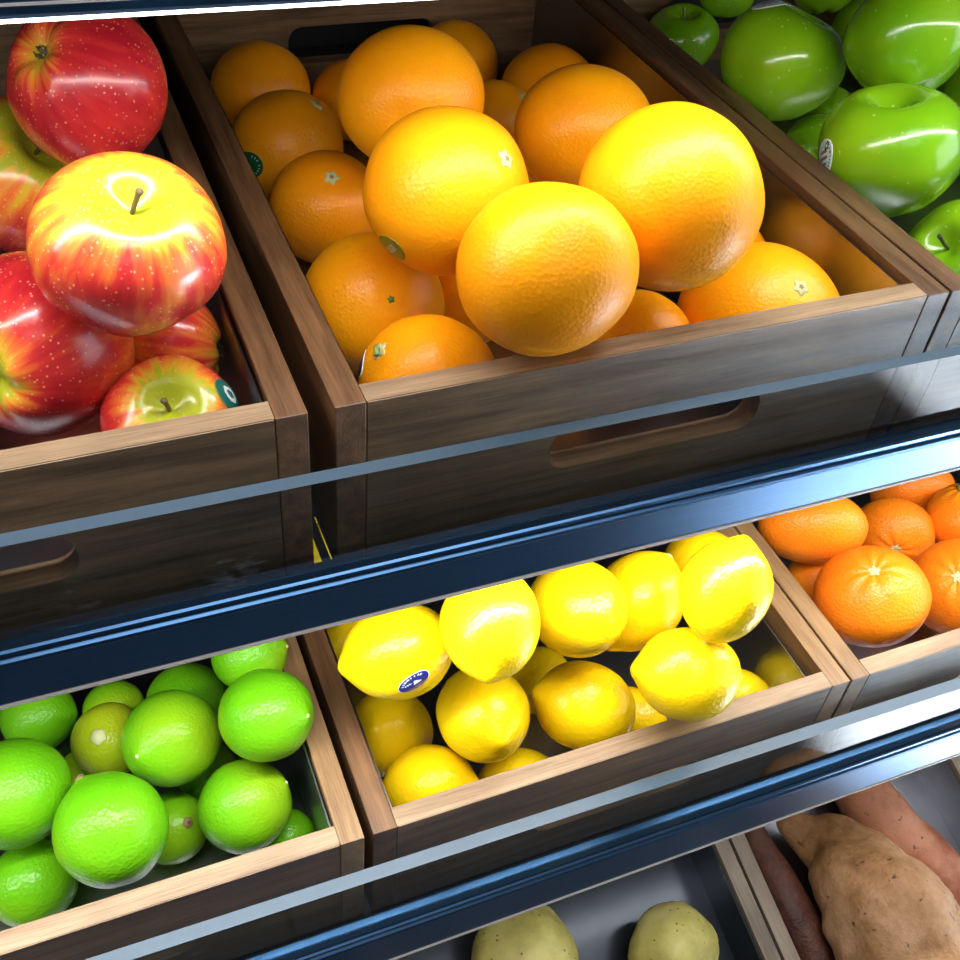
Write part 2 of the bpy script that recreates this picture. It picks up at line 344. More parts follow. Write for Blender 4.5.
# ------------------------------------------------------------------ camera and fruit places (metres)
CAM_LOC = Vector([-0.09547, -0.34045, 0.2979])
CAM_R = [[0.92537, -0.37085, 0.07844], [-0.20439, -0.66243, -0.7207], [0.31924, 0.65089, -0.68879]]
CAM_F = 1083.02
FRUIT = [
 ('O1', 'orange', [0.1014, 0.0175, 0.0404], 0.0382, [0.535, 0.363, -0.763], ([-0.946, 0.262, -0.191], 1.046), []),
 ('O2', 'orange', [0.1772, 0.046, 0.049], 0.0432, [0.789, 0.612, 0.059], ([0.474, -0.739, -0.479], 1.022), []),
 ('O3', 'orange', [0.0847, 0.0969, 0.0373], 0.04, [0.495, -0.558, 0.666], ([-0.947, 0.252, -0.201], 1.012), [('sticker_olive', [-0.82, -0.363, -0.443], 0.01)]),
 ('O4', 'orange', [0.1091, 0.2185, 0.0267], 0.04, [0.469, 0.854, -0.224], ([-0.942, 0.298, -0.154], 1.051), []),
 ('O5', 'orange', [0.2196, 0.2105, -0.0006], 0.04, [0.468, 0.877, -0.11], ([-0.898, 0.44, -0.001], 1.071), []),
 ('O6', 'orange', [0.2776, 0.3741, -0.0539], 0.0355, [0.032, 0.8, -0.599], ([-0.899, 0.439, -0.002], 1.052), []),
 ('O7', 'orange', [0.2197, 0.341, -0.0586], 0.0316, [0.51, -0.359, 0.782], ([-0.907, 0.42, -0.024], 1.014), []),
 ('O8', 'orange', [0.2307, 0.4492, -0.0605], 0.0335, [0.469, 0.854, -0.224], ([-0.774, -0.24, -0.585], 1.004), []),
 ('O9', 'orange', [0.1338, 0.4146, -0.0647], 0.0295, [0.469, 0.854, -0.224], ([-0.914, 0.018, -0.406], 1.024), []),
 ('O10', 'orange', [0.0671, 0.4258, -0.058], 0.036, [0.469, 0.854, -0.224], ([-0.905, -0.005, -0.424], 1.04), []),
 ('O11', 'orange', [0.0645, 0.3375, -0.0564], 0.0376, [0.538, -0.158, 0.828], ([-0.903, -0.011, -0.429], 1.03), [('sticker_green', [-0.808, -0.588, 0.046], 0.011)]),
 ('O12', 'orange', [0.0687, 0.2572, -0.0586], 0.0354, [-0.014, -0.477, 0.879], ([-0.906, -0.004, -0.423], 1.02), []),
 ('O13', 'orange', [0.058, 0.1287, -0.0445], 0.0386, [0.019, -0.786, 0.618], ([-0.943, 0.149, -0.296], 1.014), []),
 ('O14', 'orange', [0.0644, 0.057, -0.043], 0.0336, [-0.76, 0.102, 0.642], ([-0.93, 0.355, -0.096], 1.047), [('sticker_dark', [-0.886, 0.424, 0.185], 0.01)]),
 ('O15', 'orange', [0.2657, 0.0612, -0.0491], 0.0454, [0.052, -0.501, 0.864], ([-0.729, 0.633, 0.261], 1.033), []),
 ('O16', 'orange', [0.1916, 0.064, -0.0529], 0.0295, [0.629, 0.677, -0.382], ([-0.098, -0.7, -0.707], 1.04), []),
 ('O17', 'orange', [0.2854, 0.1305, -0.0554], 0.0285, [0.367, 0.827, -0.426], ([0.145, -0.752, -0.643], 1.032), []),
 ('O18', 'orange', [0.2051, 0.2515, -0.0623], 0.0318, [0.367, 0.827, -0.426], ([-0.883, 0.469, 0.034], 1.018), []),
 ('O19', 'orange', [0.1195, 0.1477, -0.065], 0.0292, [0.367, 0.827, -0.426], ([-0.941, 0.303, -0.15], 1.007), []),
 ('G1', 'green_apple', [0.3893, 0.2554, 0.0082], 0.0414, [0.407, 0.004, 0.913], None, [('sticker_apple', [-0.283, 0.28, 0.917], 0.0125)]),
 ('G2', 'green_apple', [0.4297, 0.1879, 0.0473], 0.0382, [0.265, 0.549, 0.793], None, []),
 ('G3', 'green_apple', [0.391, 0.1314, 0.0046], 0.0425, [-0.213, 0.162, 0.963], None, [('sticker_apple', [-0.984, 0.172, -0.049], 0.0125)]),
 ('G4', 'green_apple', [0.4469, 0.2542, -0.0651], 0.029, [0.563, 0.806, -0.181], None, []),
 ('G5', 'green_apple', [0.4382, 0.4518, -0.0588], 0.0312, [-0.087, -0.091, 0.992], None, []),
 ('G6', 'green_apple', [0.5744, 0.4513, -0.0147], 0.0318, [0.079, 0.392, 0.917], None, []),
 ('G7', 'green_apple', [0.6155, 0.4278, -0.0536], 0.0293, [0.367, 0.827, -0.426], None, []),
 ('G8', 'green_apple', [0.4437, 0.0919, -0.0574], 0.0366, [-0.817, -0.015, 0.577], None, []),
 ('G9', 'green_apple', [0.6124, 0.2741, -0.0406], 0.0324, [0.367, 0.827, -0.426], None, []),
 ('G10', 'green_apple', [0.5014, 0.3158, -0.0704], 0.0237, [0.367, 0.827, -0.426], None, []),
 ('G12', 'green_apple', [0.4774, 0.4567, -0.0146], 0.0263, [0.367, 0.827, -0.426], None, []),
 ('A1', 'apple', [-0.0648, 0.2121, 0.053], 0.0387, [0.6, 0.313, -0.736], None, []),
 ('A2', 'apple', [-0.1088, 0.2421, -0.0074], 0.0418, [0.546, -0.442, 0.712], None, []),
 ('A3', 'apple', [-0.0681, 0.0614, 0.0515], 0.0375, [0.137, -0.391, 0.91], None, []),
 ('A4', 'apple', [-0.1119, 0.0863, -0.0069], 0.0397, [0.627, 0.76, -0.171], None, []),
 ('A5', 'apple', [-0.0629, 0.0466, -0.0326], 0.0296, [-0.041, -0.472, 0.88], None, [('sticker_teal', [0.853, -0.19, 0.485], 0.011)]),
 ('A6', 'apple', [-0.0525, 0.1011, -0.0291], 0.0261, [-0.945, 0.291, 0.15], None, []),
 ('L1', 'lemon', [0.0412, 0.0198, -0.2094], 0.0313, [-0.972, 0.115, -0.203], None, [('sticker_navy', [-0.02, -0.982, 0.189], 0.0105)]),
 ('L2', 'lemon', [0.0854, -0.0038, -0.173], 0.0307, [-0.386, -0.912, -0.138], None, []),
 ('L3', 'lemon', [0.0952, 0.0078, -0.2812], 0.0307, [-0.058, -0.902, 0.427], None, []),
 ('L4', 'lemon', [0.1533, 0.0145, -0.2068], 0.0308, [-0.063, 0.809, -0.585], None, []),
 ('L5', 'lemon', [0.2092, 0.0288, -0.2374], 0.0327, [-0.693, -0.336, -0.638], None, []),
 ('L6', 'lemon', [0.2291, -0.0211, -0.1778], 0.0299, [0.467, 0.432, 0.771], None, []),
 ('L7', 'lemon', [0.2095, -0.0351, -0.2339], 0.0313, [-0.945, 0.297, 0.134], None, []),
 ('L8', 'lemon', [0.1632, -0.0038, -0.2893], 0.0318, [-0.875, 0.404, 0.269], None, []),
 ('L9', 'lemon', [0.2924, -0.004, -0.3398], 0.024, [0.839, -0.434, 0.328], None, []),
 ('L10', 'lemon', [0.0562, -0.0071, -0.3245], 0.0295, [0.784, -0.49, 0.381], None, []),
 ('L11', 'lemon', [0.0478, 0.0476, -0.3381], 0.0295, [0.424, 0.323, -0.846], None, []),
 ('L12', 'lemon', [0.1162, -0.0159, -0.3428], 0.0274, [0.895, -0.19, 0.404], None, []),
 ('L13', 'lemon', [0.2119, 0.003, -0.3411], 0.0256, [0.656, -0.428, -0.621], None, []),
 ('L14', 'lemon', [0.29, 0.0714, -0.2723], 0.0264, [1.0, -0.006, 0.008], None, []),
 ('L15', 'lemon', [0.1651, 0.0574, -0.3424], 0.0244, [0.544, 0.683, -0.488], None, []),
 ('L16', 'lemon', [0.0487, 0.1333, -0.3413], 0.0254, [0.787, 0.485, -0.381], None, []),
 ('M1', 'lime', [-0.1335, 0.0056, -0.2839], 0.031, [-0.318, 0.777, 0.544], None, []),
 ('M2', 'lime', [-0.0906, 0.0563, -0.2872], 0.029, [-0.676, -0.534, 0.507], None, []),
 ('M3', 'lime', [-0.0365, 0.0313, -0.2533], 0.0272, [0.705, -0.568, 0.424], None, []),
 ('M4', 'lime', [-0.058, 0.0102, -0.3103], 0.0276, [0.864, -0.05, 0.5], None, []),
 ('M5', 'lime', [-0.1812, 0.0463, -0.2839], 0.031, [0.454, 0.735, -0.505], None, []),
 ('M6', 'lime', [-0.1852, 0.02, -0.3418], 0.025, [-0.991, -0.107, -0.08], None, []),
 ('M7', 'lime', [-0.127, 0.0844, -0.3124], 0.0235, [-0.207, -0.43, 0.879], None, []),
 ('M8', 'lime', [-0.0754, 0.117, -0.3397], 0.027, [0.544, 0.683, -0.488], None, []),
 ('M9', 'lime', [-0.0352, 0.082, -0.2586], 0.0227, [0.908, -0.287, 0.306], None, []),
 ('M10', 'lime', [-0.1228, 0.131, -0.3463], 0.0205, [0.454, 0.735, -0.505], None, []),
 ('M11', 'lime', [-0.1706, 0.1399, -0.343], 0.0237, [-0.973, 0.221, 0.073], None, []),
 ('M12', 'lime', [-0.102, 0.0299, -0.3445], 0.0222, [0.419, -0.443, 0.793], None, []),
 ('M13', 'lime', [-0.0358, 0.0019, -0.349], 0.0178, [0.544, 0.683, -0.488], None, []),
 ('M14', 'lime', [-0.0734, 0.0641, -0.3476], 0.0192, [0.544, 0.683, -0.488], None, []),
 ('M15', 'lime', [-0.1486, 0.0858, -0.3482], 0.0186, [0.544, 0.683, -0.488], None, []),
 ('T1', 'mandarin', [0.4035, 0.012, -0.285], 0.0377, [-0.273, 0.031, 0.962], ([-0.948, 0.215, -0.236], 1.043), []),
 ('T2', 'mandarin', [0.3987, 0.0825, -0.2811], 0.0331, [0.527, 0.81, 0.257], ([-0.929, 0.359, -0.091], 1.198), []),
 ('T3', 'mandarin', [0.5044, 0.0917, -0.331], 0.0302, [-0.588, -0.785, 0.197], ([-0.806, 0.569, 0.164], 1.063), []),
 ('T4', 'mandarin', [0.5603, 0.1342, -0.3366], 0.0302, [0.438, 0.863, 0.253], ([-0.943, 0.29, -0.163], 1.142), []),
 ('T5', 'mandarin', [0.5604, 0.0783, -0.3159], 0.0295, [-0.083, 0.393, 0.916], ([-0.37, -0.583, -0.723], 1.02), []),
 ('T6', 'mandarin', [0.5069, 0.0172, -0.3182], 0.037, [-0.602, -0.168, 0.781], ([-0.882, -0.062, -0.467], 1.022), []),
 ('T7', 'mandarin', [0.4171, 0.0663, -0.3379], 0.0288, [0.379, 0.903, -0.202], ([-0.879, -0.069, -0.472], 1.016), []),
 ('L17', 'lemon', [0.0479, 0.2274, -0.345], 0.026, [0.908, -0.287, 0.306], None, []),
 ('L18', 'lemon', [0.0587, 0.2598, -0.345], 0.026, [0.908, -0.287, 0.306], None, []),
]

# ------------------------------------------------------------------ labels
LAB = {
 'O1': 'large orange nearest the viewer, perched above the middle of the front rim',
 'O2': 'largest brightly lit orange on top of the heap at its right',
 'O3': 'orange with a small pale stem button on its right side, centre of the heap',
 'O4': 'smooth orange on top of the heap, behind the one with the pale button',
 'O5': 'deep orange fruit resting behind the largest bright orange',
 'O6': 'dim orange by the right end of the crate\'s back wall',
 'O7': 'shaded orange with a thin green stem tip, wedged between back oranges',
 'O8': 'dim orange against the back wall just right of the hand slot',
 'O9': 'mostly hidden orange below the left part of the back hand slot',
 'O10': 'dim orange in the far left back corner of the crate',
 'O11': 'shaded orange at the left side bearing a dark green oval sticker',
 'O12': 'shaded orange with a pale star-shaped stem button, along the left side',
 'O13': 'orange with a tiny green dot navel, along the left side near the front',
 'O14': 'orange with a green stem and sticker in the front left corner',
 'O15': 'wide orange low in the front right corner of the crate',
 'O16': 'low orange showing between the two front-right large oranges',
 'O17': 'mostly hidden orange peeking out right of the largest bright orange',
 'O18': 'mostly hidden orange deep in the middle of the heap',
 'O19': 'mostly hidden orange low behind the nearest orange',
 'G1': 'round green apple with a pale oval sticker on its top',
 'G2': 'large glossy green apple at the right, behind the one with the deep stem hollow',
 'G3': 'glossy green apple with a deep stem hollow and a sticker on its left flank',
 'G4': 'partly hidden green apple below the gap between the two stickered apples',
 'G5': 'dark shaded green apple with upright stem in the back left corner',
 'G6': 'green apple at the top edge, right of the sticker-topped apple',
 'G7': 'small green apple showing in the gap beneath the top row',
 'G8': 'green apple with a dark thin stem low near the front left corner',
 'G9': 'green apple at the right edge of the picture behind the glossy front one',
 'G10': 'yellowish green apple deep in the gap between the stickered apples',
 'G12': 'dark green apple at the top behind the sticker-topped apple',
 'A1': 'red apple with its yellow-green blossom end turned up, topmost at the back',
 'A2': 'yellow and red apple cut by the left edge, stem leaning right',
 'A3': 'yellow apple blushed orange-red with an upright stem in its hollow',
 'A4': 'speckled dark red apple at the front left, blossom end facing out',
 'A5': 'small yellow-red apple with a stem and teal sticker at the front rim',
 'A6': 'dark shaded apple hidden beneath the blushed yellow apple',
 'L1': 'lemon lying sideways with a navy blue oval sticker',
 'L2': 'lemon with its tip pointing down, stacked on another lemon',
 'L3': 'lemon with its tip facing the viewer, beneath the tip-down lemon',
 'L4': 'round lemon right of the tip-down lemon, with a broad white glint',
 'L5': 'upright lemon with its tip down at lower left, fourth in the upper row',
 'L6': 'large glossy lemon topmost at the right, tip pointing up',
 'L7': 'lemon lying sideways above the front rim at the right',
 'L8': 'lemon in the middle of the front row, lying slightly askew',
 'L9': 'small low lemon beside the empty right corner of the crate',
 'L10': 'lemon in the front left corner, cut by the front rim',
 'L11': 'shaded lemon below the one with the blue sticker',
 'L12': 'low lemon just above the middle of the front rim, half hidden',
 'L13': 'mostly hidden lemon wedged between the two front-row right lemons',
 'L14': 'lemon at the back right, partly under the metal rail',
 'L15': 'mostly hidden lemon in the dark gap in the middle',
 'L17': 'lemon far back on the left, glimpsed as a yellow sliver between the upper crates',
 'L18': 'lemon farthest back on the left, glimpsed as a thin yellow line between the upper crates',
 'L16': 'mostly hidden lemon at the left wall behind the stickered one',
 'M1': 'large bright lime at the front with a brown stem scar at upper left',
 'M2': 'round bright lime in the middle, on top of the heap',
 'M3': 'lime on top at the right beside the crate wall',
 'M4': 'lime lying at the front right above the rim, tip to upper right',
 'M5': 'big lime cut by the left edge of the picture',
 'M6': 'textured lime in the lower left corner above the front rim',
 'M7': 'yellowish lime with a pale round scar, behind the round middle one',
 'M8': 'dark green lime with a glint at the back, left of the right wall one',
 'M9': 'lime highest at the back right, cut by the metal rail',
 'M10': 'small lime under the rail above the yellowish lime',
 'M11': 'textured lime under the rail at the left edge',
 'M12': 'shaded lime with a dark stem button low between the front two',
 'M13': 'small dark lime in the front right corner',
 'M14': 'dark lime deep beneath the round middle one',
 'M15': 'mostly hidden lime left of the yellowish one',
 'T1': 'large bright mandarin with a small stem button, nearest the front left corner',
 'T2': 'wide mandarin at the left wall under the rail',
 'T3': 'deep orange mandarin with folded ribs and a button at its lower edge',
 'T4': 'mandarin at the back under the rail, above the ribbed one',
 'T5': 'mandarin with a thick green stem end at the right edge',
 'T6': 'bright wrinkled mandarin at the right edge above the front rim',
 'T7': 'mostly hidden mandarin low by the left crate wall',
}
NAME = {'orange': ('orange', 'orange', 'oranges heaped in the top crate', ORANGE),
        'green_apple': ('green_apple', 'apple', 'green apples in the right top crate', GREEN),
        'apple': ('red_apple', 'apple', 'red apples in the left top crate', RED),
        'lemon': ('lemon', 'lemon', 'lemons in the middle shelf crate', LEMON),
        'lime': ('lime', 'lime', 'limes in the middle shelf crate', LIME),
        'mandarin': ('mandarin', 'mandarin', 'mandarins in the middle shelf crate', MANDARIN)}
BLUSHED = {'A2', 'A3', 'A5'}

# ------------------------------------------------------------------ fruit
def sph(theta, phi):
    return math.sin(theta) * math.cos(phi), math.sin(theta) * math.sin(phi), math.cos(theta)

def shape(kind, theta, phi, seed):
    x, y, z = sph(theta, phi)
    so = Vector((seed * 3.1, seed * 1.7, seed * 5.3))
    if kind in ('orange', 'mandarin'):
        nz = noise.noise(Vector((x, y, z)) * 1.5 + so)
        k = 1 + .022 * nz
        if kind == 'orange':
            k -= .035 * math.exp(-(theta / .17) ** 2); k -= .03 * math.exp(-((math.pi - theta) / .2) ** 2)
            v = Vector((x, y, z * .985)) * k
        else:
            k += .018 * math.cos(9 * phi + 1.5 * noise.noise(Vector((x, y, z)) * 2 + so)) * math.exp(-((theta - .32) / .32) ** 2) * min(1, theta / .12)
            k -= .10 * math.exp(-(theta / .20) ** 2)
            v = Vector((x * 1.05, y * 1.05, z * .90)) * k
        return v
    if kind in ('lemon', 'lime'):
        lem = kind == 'lemon'
        nz = noise.noise(Vector((x, y, z)) * 1.6 + so)
        k = 1 + (.03 if lem else .022) * nz
        e = 1.17 if lem else 1.03
        v = Vector((x * k, y * k, z * e * k))
        s = math.sin(theta)
        if theta < 1.57:
            v.z += (.13 if lem else .07) * math.exp(-(s / (.26 if lem else .20)) ** 2)
        else:
            v.z -= (.07 if lem else .03) * math.exp(-(s / .24) ** 2)
        if lem:
            q = 1 - .05 * math.cos(theta) ** 2
            v.x *= q; v.y *= q
        return v
    # apples
    lob = 1 + .018 * math.cos(5 * phi + seed) * (1 - .5 * z)
    rr = math.sin(theta) ** .92 * (1 + .075 * z) * lob
    green = kind == 'green_apple'
    h = (.90 if green else .91)
    zz = h * math.cos(theta)
    if green: rr *= (1 - .10 * max(0, -z))
    top = .34 if not green else .34
    if theta < 1.57: zz -= top * math.exp(-(rr / .30) ** 2) - .02
    else: zz += .20 * math.exp(-(rr / .24) ** 2) + .035 * math.cos(5 * phi + seed) * math.exp(-((rr - .38) / .2) ** 2)
    zz += .05 * math.cos(phi + seed) * rr
    nz = noise.noise(Vector((x, y, z)) * 1.3 + so)
    k = 1 + .03 * nz
    return Vector((math.cos(phi) * rr * k, math.sin(phi) * rr * k, zz * k))

def fruit_mesh(kind, r, frame, stretch, seed, nlat=44, nlon=60):
    vs = []; fs = []
    def put(v):
        w = frame @ (v * r)
        if stretch:
            d, s = Vector(stretch[0]), stretch[1]
            a = w.dot(d); w = w + d * (a * (s - 1)); w = w * 1.0
            rest = w - d * w.dot(d); w = d * w.dot(d) + rest / s ** .5
        return w
    vs.append(put(shape(kind, 1e-4, 0, seed)))
    for i in range(1, nlat):
        th = math.pi * i / nlat
        if i == 1: th *= .8
        for j in range(nlon): vs.append(put(shape(kind, th, 2 * math.pi * j / nlon, seed)))
    vs.append(put(shape(kind, math.pi - 1e-4, 0, seed)))
    for j in range(nlon):
        fs.append((0, 1 + j, 1 + (j + 1) % nlon))
        b = 1 + (nlat - 2) * nlon
        fs.append((len(vs) - 1, b + (j + 1) % nlon, b + j))
    for i in range(nlat - 2):
        a = 1 + i * nlon
        for j in range(nlon):
            fs.append((a + j, a + nlon + j, a + nlon + (j + 1) % nlon, a + (j + 1) % nlon))
    return vs, fs

def basis(ax, spin=0):
    z = Vector(ax).normalized()
    t = Vector((0, 0, 1)) if abs(z.z) < .9 else Vector((1, 0, 0))
    x = t.cross(z).normalized(); y = z.cross(x)
    return Matrix((x, y, z)).transposed() @ Matrix.Rotation(spin, 3, 'Z')

def tube(name, pts, rads, mats, parent, n=10):
    vs = []; fs = []
    pts = [Vector(p) for p in pts]
    for i, p in enumerate(pts):
        d = (pts[min(i + 1, len(pts) - 1)] - pts[max(i - 1, 0)]).normalized()
        B = basis(d)
        for j in range(n):
            a = 2 * math.pi * j / n
            vs.append(p + B @ Vector((math.cos(a), math.sin(a), 0)) * rads[i])
    for i in range(len(pts) - 1):
        for j in range(n): fs.append((i * n + j, i * n + (j + 1) % n, (i + 1) * n + (j + 1) % n, (i + 1) * n + j))
    fs.append(tuple(range(n))[::-1]); fs.append(tuple(range((len(pts) - 1) * n, len(pts) * n)))
    return mesh(name, vs, fs, mats, parent)

def surf_hit(bvh, d, R=.3):
    d = Vector(d).normalized()
    h = bvh.ray_cast(d * R, -d)
    return (h[0], h[1]) if h[0] is not None else (d * .03, d)

def conform(name, bvh, d, size, ratio, ang, paint, mats, parent, lift=.0003, rings=14, seg=40, dome=0.0, star=0.0):
    """thin patch that follows the fruit's surface; paint(u, v) picks the colour of each cell"""
    B = basis(d, ang); c, nrm = surf_hit(bvh, d)
    vs = []; fs = []; idx = []
    def pt(u, v):
        q = c + B @ Vector((u * size, v * size * ratio, 0)); q = q * 1.0
        h, n = surf_hit(bvh, q)
        k = max(0, 1 - (u * u + v * v))
        return h + n * (lift + dome * k)
    vs.append(pt(0, 0))
    for i in range(1, rings + 1):
        for j in range(seg):
            a = 2 * math.pi * j / seg; rr = i / rings * (1 + star * math.cos(5 * a))
            vs.append(pt(rr * math.cos(a), rr * math.sin(a)))
    def P(i, j):
        a = 2 * math.pi * (j + .5) / seg; rr = (i + .5) / rings
        return paint(rr * math.cos(a), rr * math.sin(a))
    for j in range(seg): fs.append((0, 1 + j, 1 + (j + 1) % seg)); idx.append(P(0, j))
    for i in range(rings - 1):
        a = 1 + i * seg
        for j in range(seg):
            fs.append((a + j, a + seg + j, a + seg + (j + 1) % seg, a + (j + 1) % seg)); idx.append(P(i + 1, j))
    # skirt, so the patch has an edge
    n0 = len(vs); a = 1 + (rings - 1) * seg
    for j in range(seg): vs.append(vs[a + j] - vs[a + j].normalized() * (lift + .0004))
    for j in range(seg): fs.append((a + j, n0 + j, n0 + (j + 1) % seg, a + (j + 1) % seg)); idx.append(P(rings - 1, j))
    return mesh(name, vs, fs, mats, parent, True, idx)

def p_navy(u, v):            # white rim, navy field, arc of pale lettering, white peak
    r = math.hypot(u, v)
    if r > .92: return 1
    a = math.degrees(math.atan2(v, u))
    if .62 < r < .78 and 25 < a < 160 and int(a / 9) % 2: return 1
    if abs(v - .12) < .09 and -.55 < u < -.12 and int(u * 22) % 3: return 1
    if -.28 < v < .22 and abs(u - .12 + .2 * v) < .30 * (.28 - v) * 1.6: return 1
    if v < -.55: return 2
    return 0
def p_apple(u, v):           # pale field, dotted lettering round it, brown and dark picture, dark disc
    r = math.hypot(u, v)
    if r > .93: return 1
    if math.hypot(u - .66, v - .1) < .22: return 3 if math.hypot(u - .66, v - .1) > .10 else 0
    a = math.degrees(math.atan2(v, u))
    if .70 < r < .84 and -165 < a < -15 and int(a / 7) % 2: return 3
    if r < .5: return (2, 3, 0, 1)[int((u + 2) * 9 + int((v + 2) * 8)) % 4]
    return 0
def p_green(u, v):
    r = math.hypot(u, v)
    if r > .93: return 2
    a = math.degrees(math.atan2(v, u))
    if .6 < r < .78 and int(a / 10) % 2 and a < 60: return 1
    return 0
def p_teal(u, v):
    if math.hypot(u, v) > .93: return 2
    r = math.hypot(u + .1, v - .05)
    return 1 if .22 < r < .42 else 0
def p_olive(u, v):
    return 1 if abs(v) < .25 and abs(u) < .5 and int(u * 12) % 2 else 0
def p_dark(u, v):
    if u > .25: return 1
    return 1 if math.hypot(u, v) > .9 else 0
STK = {'sticker_navy': (p_navy, [S_NAVY, S_WHITE, S_BROWN], 'navy blue oval sticker with a white peak', .55, .25),
       'sticker_apple': (p_apple, [S_PALE, S_WHITE, S_BROWN, S_DARK], 'pale oval sticker with a small dark picture', .72, 0),
       'sticker_green': (p_green, [S_GREEN, S_WHITE, S_OLIVE], 'dark green oval sticker', .8, 0),
       'sticker_teal': (p_teal, [S_TEAL, S_WHITE, S_OLIVE], 'teal round sticker', .8, 0),
       'sticker_olive': (p_olive, [S_OLIVE, S_WHITE], 'olive green sticker', .8, .9),
       'sticker_dark': (p_dark, [S_DARK, S_WHITE], 'black and white sticker', .6, 1.2)}
NOSTEM = {'G1', 'G2', 'G3', 'A1', 'A4'}
random.seed(11)
for key, kind, loc, r, ax, stretch, feats in FRUIT:
    nm, cat, grp, mat = NAME[kind]
    if key in BLUSHED: mat = BLUSH
    if key == 'M7': mat = LIME_Y
    rr = r
    if kind == 'lemon':
        v = (Vector(loc) - CAM_LOC).normalized(); c2 = v.dot(Vector(ax).normalized()) ** 2
        rr = r / ((1 - c2) * 1.55 + c2) ** .25
    if kind in ('apple', 'green_apple'): rr = r * 1.02
    F = basis(ax, random.uniform(0, 6.28)); seed = random.uniform(0, 50)
    # the mesh keeps stem-up axes so that streaks follow the fruit; the object carries the turn
    vs, fs = fruit_mesh(kind, rr, Matrix.Identity(3), None if not stretch else ((F.inverted() @ Vector(stretch[0])).normalized(), stretch[1]), seed)
    bvh = BVHTree.FromPolygons(vs, fs)
    root = mesh(nm, vs, fs, mat)
    root.matrix_world = Matrix.Translation(loc) @ F.to_4x4()
    tag(root, LAB[key], cat, grp)
    up = Vector((0, 0, 1))
    top, _ = surf_hit(bvh, up); bot, _ = surf_hit(bvh, -up)
    if kind in ('apple', 'green_apple'):
        if key not in ('G1', 'G2', 'G3'):
            b = Vector((random.uniform(-.06, .06), random.uniform(-.06, .06), 0)) * rr
            ln = .34 * rr if key != 'G8' else .5 * rr
            tube('stem', [top - up * .002, top + up * ln * .35 + b * .25, top + up * ln * .8 + b * .8, top + up * ln + b * 1.1, top + up * (ln + .0008) + b * 1.12],
                 [.0011, .0010, .0011, .0016, .0009], STEM if kind == 'apple' else (CALYX if key == 'G8' else STEM_G), root)
        bm = bmesh.new()
        for k in range(5):
            a = k * 2 * math.pi / 5 + seed
            d1 = Vector((math.cos(a), math.sin(a), 0)); d2 = Vector((-math.sin(a), math.cos(a), 0))
            base = bot + up * .0006
            q = [base + d2 * .0016, base - d2 * .0016, base + d1 * .0035 - up * .0028 - d2 * .0009, base + d1 * .0035 - up * .0028 + d2 * .0009, base + d1 * .0022 - up * .0058]
            q2 = [v + up * .0005 - d1 * .0004 for v in q]
            A = [bm.verts.new(v) for v in q]; Bv = [bm.verts.new(v) for v in q2]
            bm.faces.new((A[0], A[1], A[2], A[3])); bm.faces.new((A[3], A[2], A[4]))
            bm.faces.new((Bv[3], Bv[2], Bv[1], Bv[0])); bm.faces.new((Bv[4], Bv[2], Bv[3]))
            for i, j in ((0, 1), (1, 2), (2, 4), (4, 3), (3, 0)): bm.faces.new((A[i], A[j], Bv[j], Bv[i]))
        from_bm('calyx', bm, CALYX, root)
    elif kind in ('orange', 'mandarin'):
        s = .0042 if kind == 'orange' else .0038
        if key == 'O13': s = .0018
        m_ = LEAF if key == 'O13' else BUTTON
        conform('stem_button', bvh, up, s, 1, seed, lambda u, v: 1 if math.hypot(u, v) < .3 else 0, [m_, SCAR if kind == 'orange' else BUTTON], root, .0002, 6, 30, .0012, .22)
        if key == 'O14':
            tube('stem', [top - up * .001, top + Vector((.002, .001, .004)), top + Vector((.007, .002, .007)), top + Vector((.013, .001, .008))], [.0022, .0016, .0014, .0012], STEM_G, root)
        if key == 'T5':
            tube('stem', [top - up * .001, top + up * .003, top + up * .0055], [.006, .0052, .0046], STEM_G, root, 14)
        if key == 'O7':
            tube('stem', [top - up * .001, top + Vector((-.003, 0, .0022)), top + Vector((-.008, 0, .0025))], [.001, .0008, .0006], BUTTON, root)
    elif kind == 'lime':
        if key in ('M1', 'M12', 'M7'):
            conform('stem_scar', bvh, up, .0034 if key != 'M7' else .005, 1, seed, lambda u, v: 1 if math.hypot(u, v) < .35 else 0, [SCAR if key != 'M7' else BUTTON, CALYX if key == 'M12' else BUTTON], root, .0002, 6, 30, .0008, .1)
        else:
            conform('stem_button', bvh, up, .0013, 1, 0, lambda u, v: 0, [BUTTON], root, .0002, 4, 20, .0005, .1)
    elif kind == 'lemon' and key not in ('L4', 'L11'):
        conform('stem_button', bvh, -up, .0024, 1, 0, lambda u, v: 0, [BUTTON], root, .0002, 4, 20, .0005, .15)
    for fk, d, s in feats:
        paint, mats, lab, ratio, ang = STK[fk]
        dl = F.inverted() @ Vector(d)
        # roll the patch so that its long side lies level
        B0 = basis(dl); lvl = F.inverted() @ Vector((.925, -.2, .32)); a0 = math.atan2(lvl.dot(B0.col[1]), lvl.dot(B0.col[0]))
        st = conform('sticker', bvh, dl, s, ratio, a0 + ang, paint, mats, root, .0003, 18, 56)
        st['label'] = lab

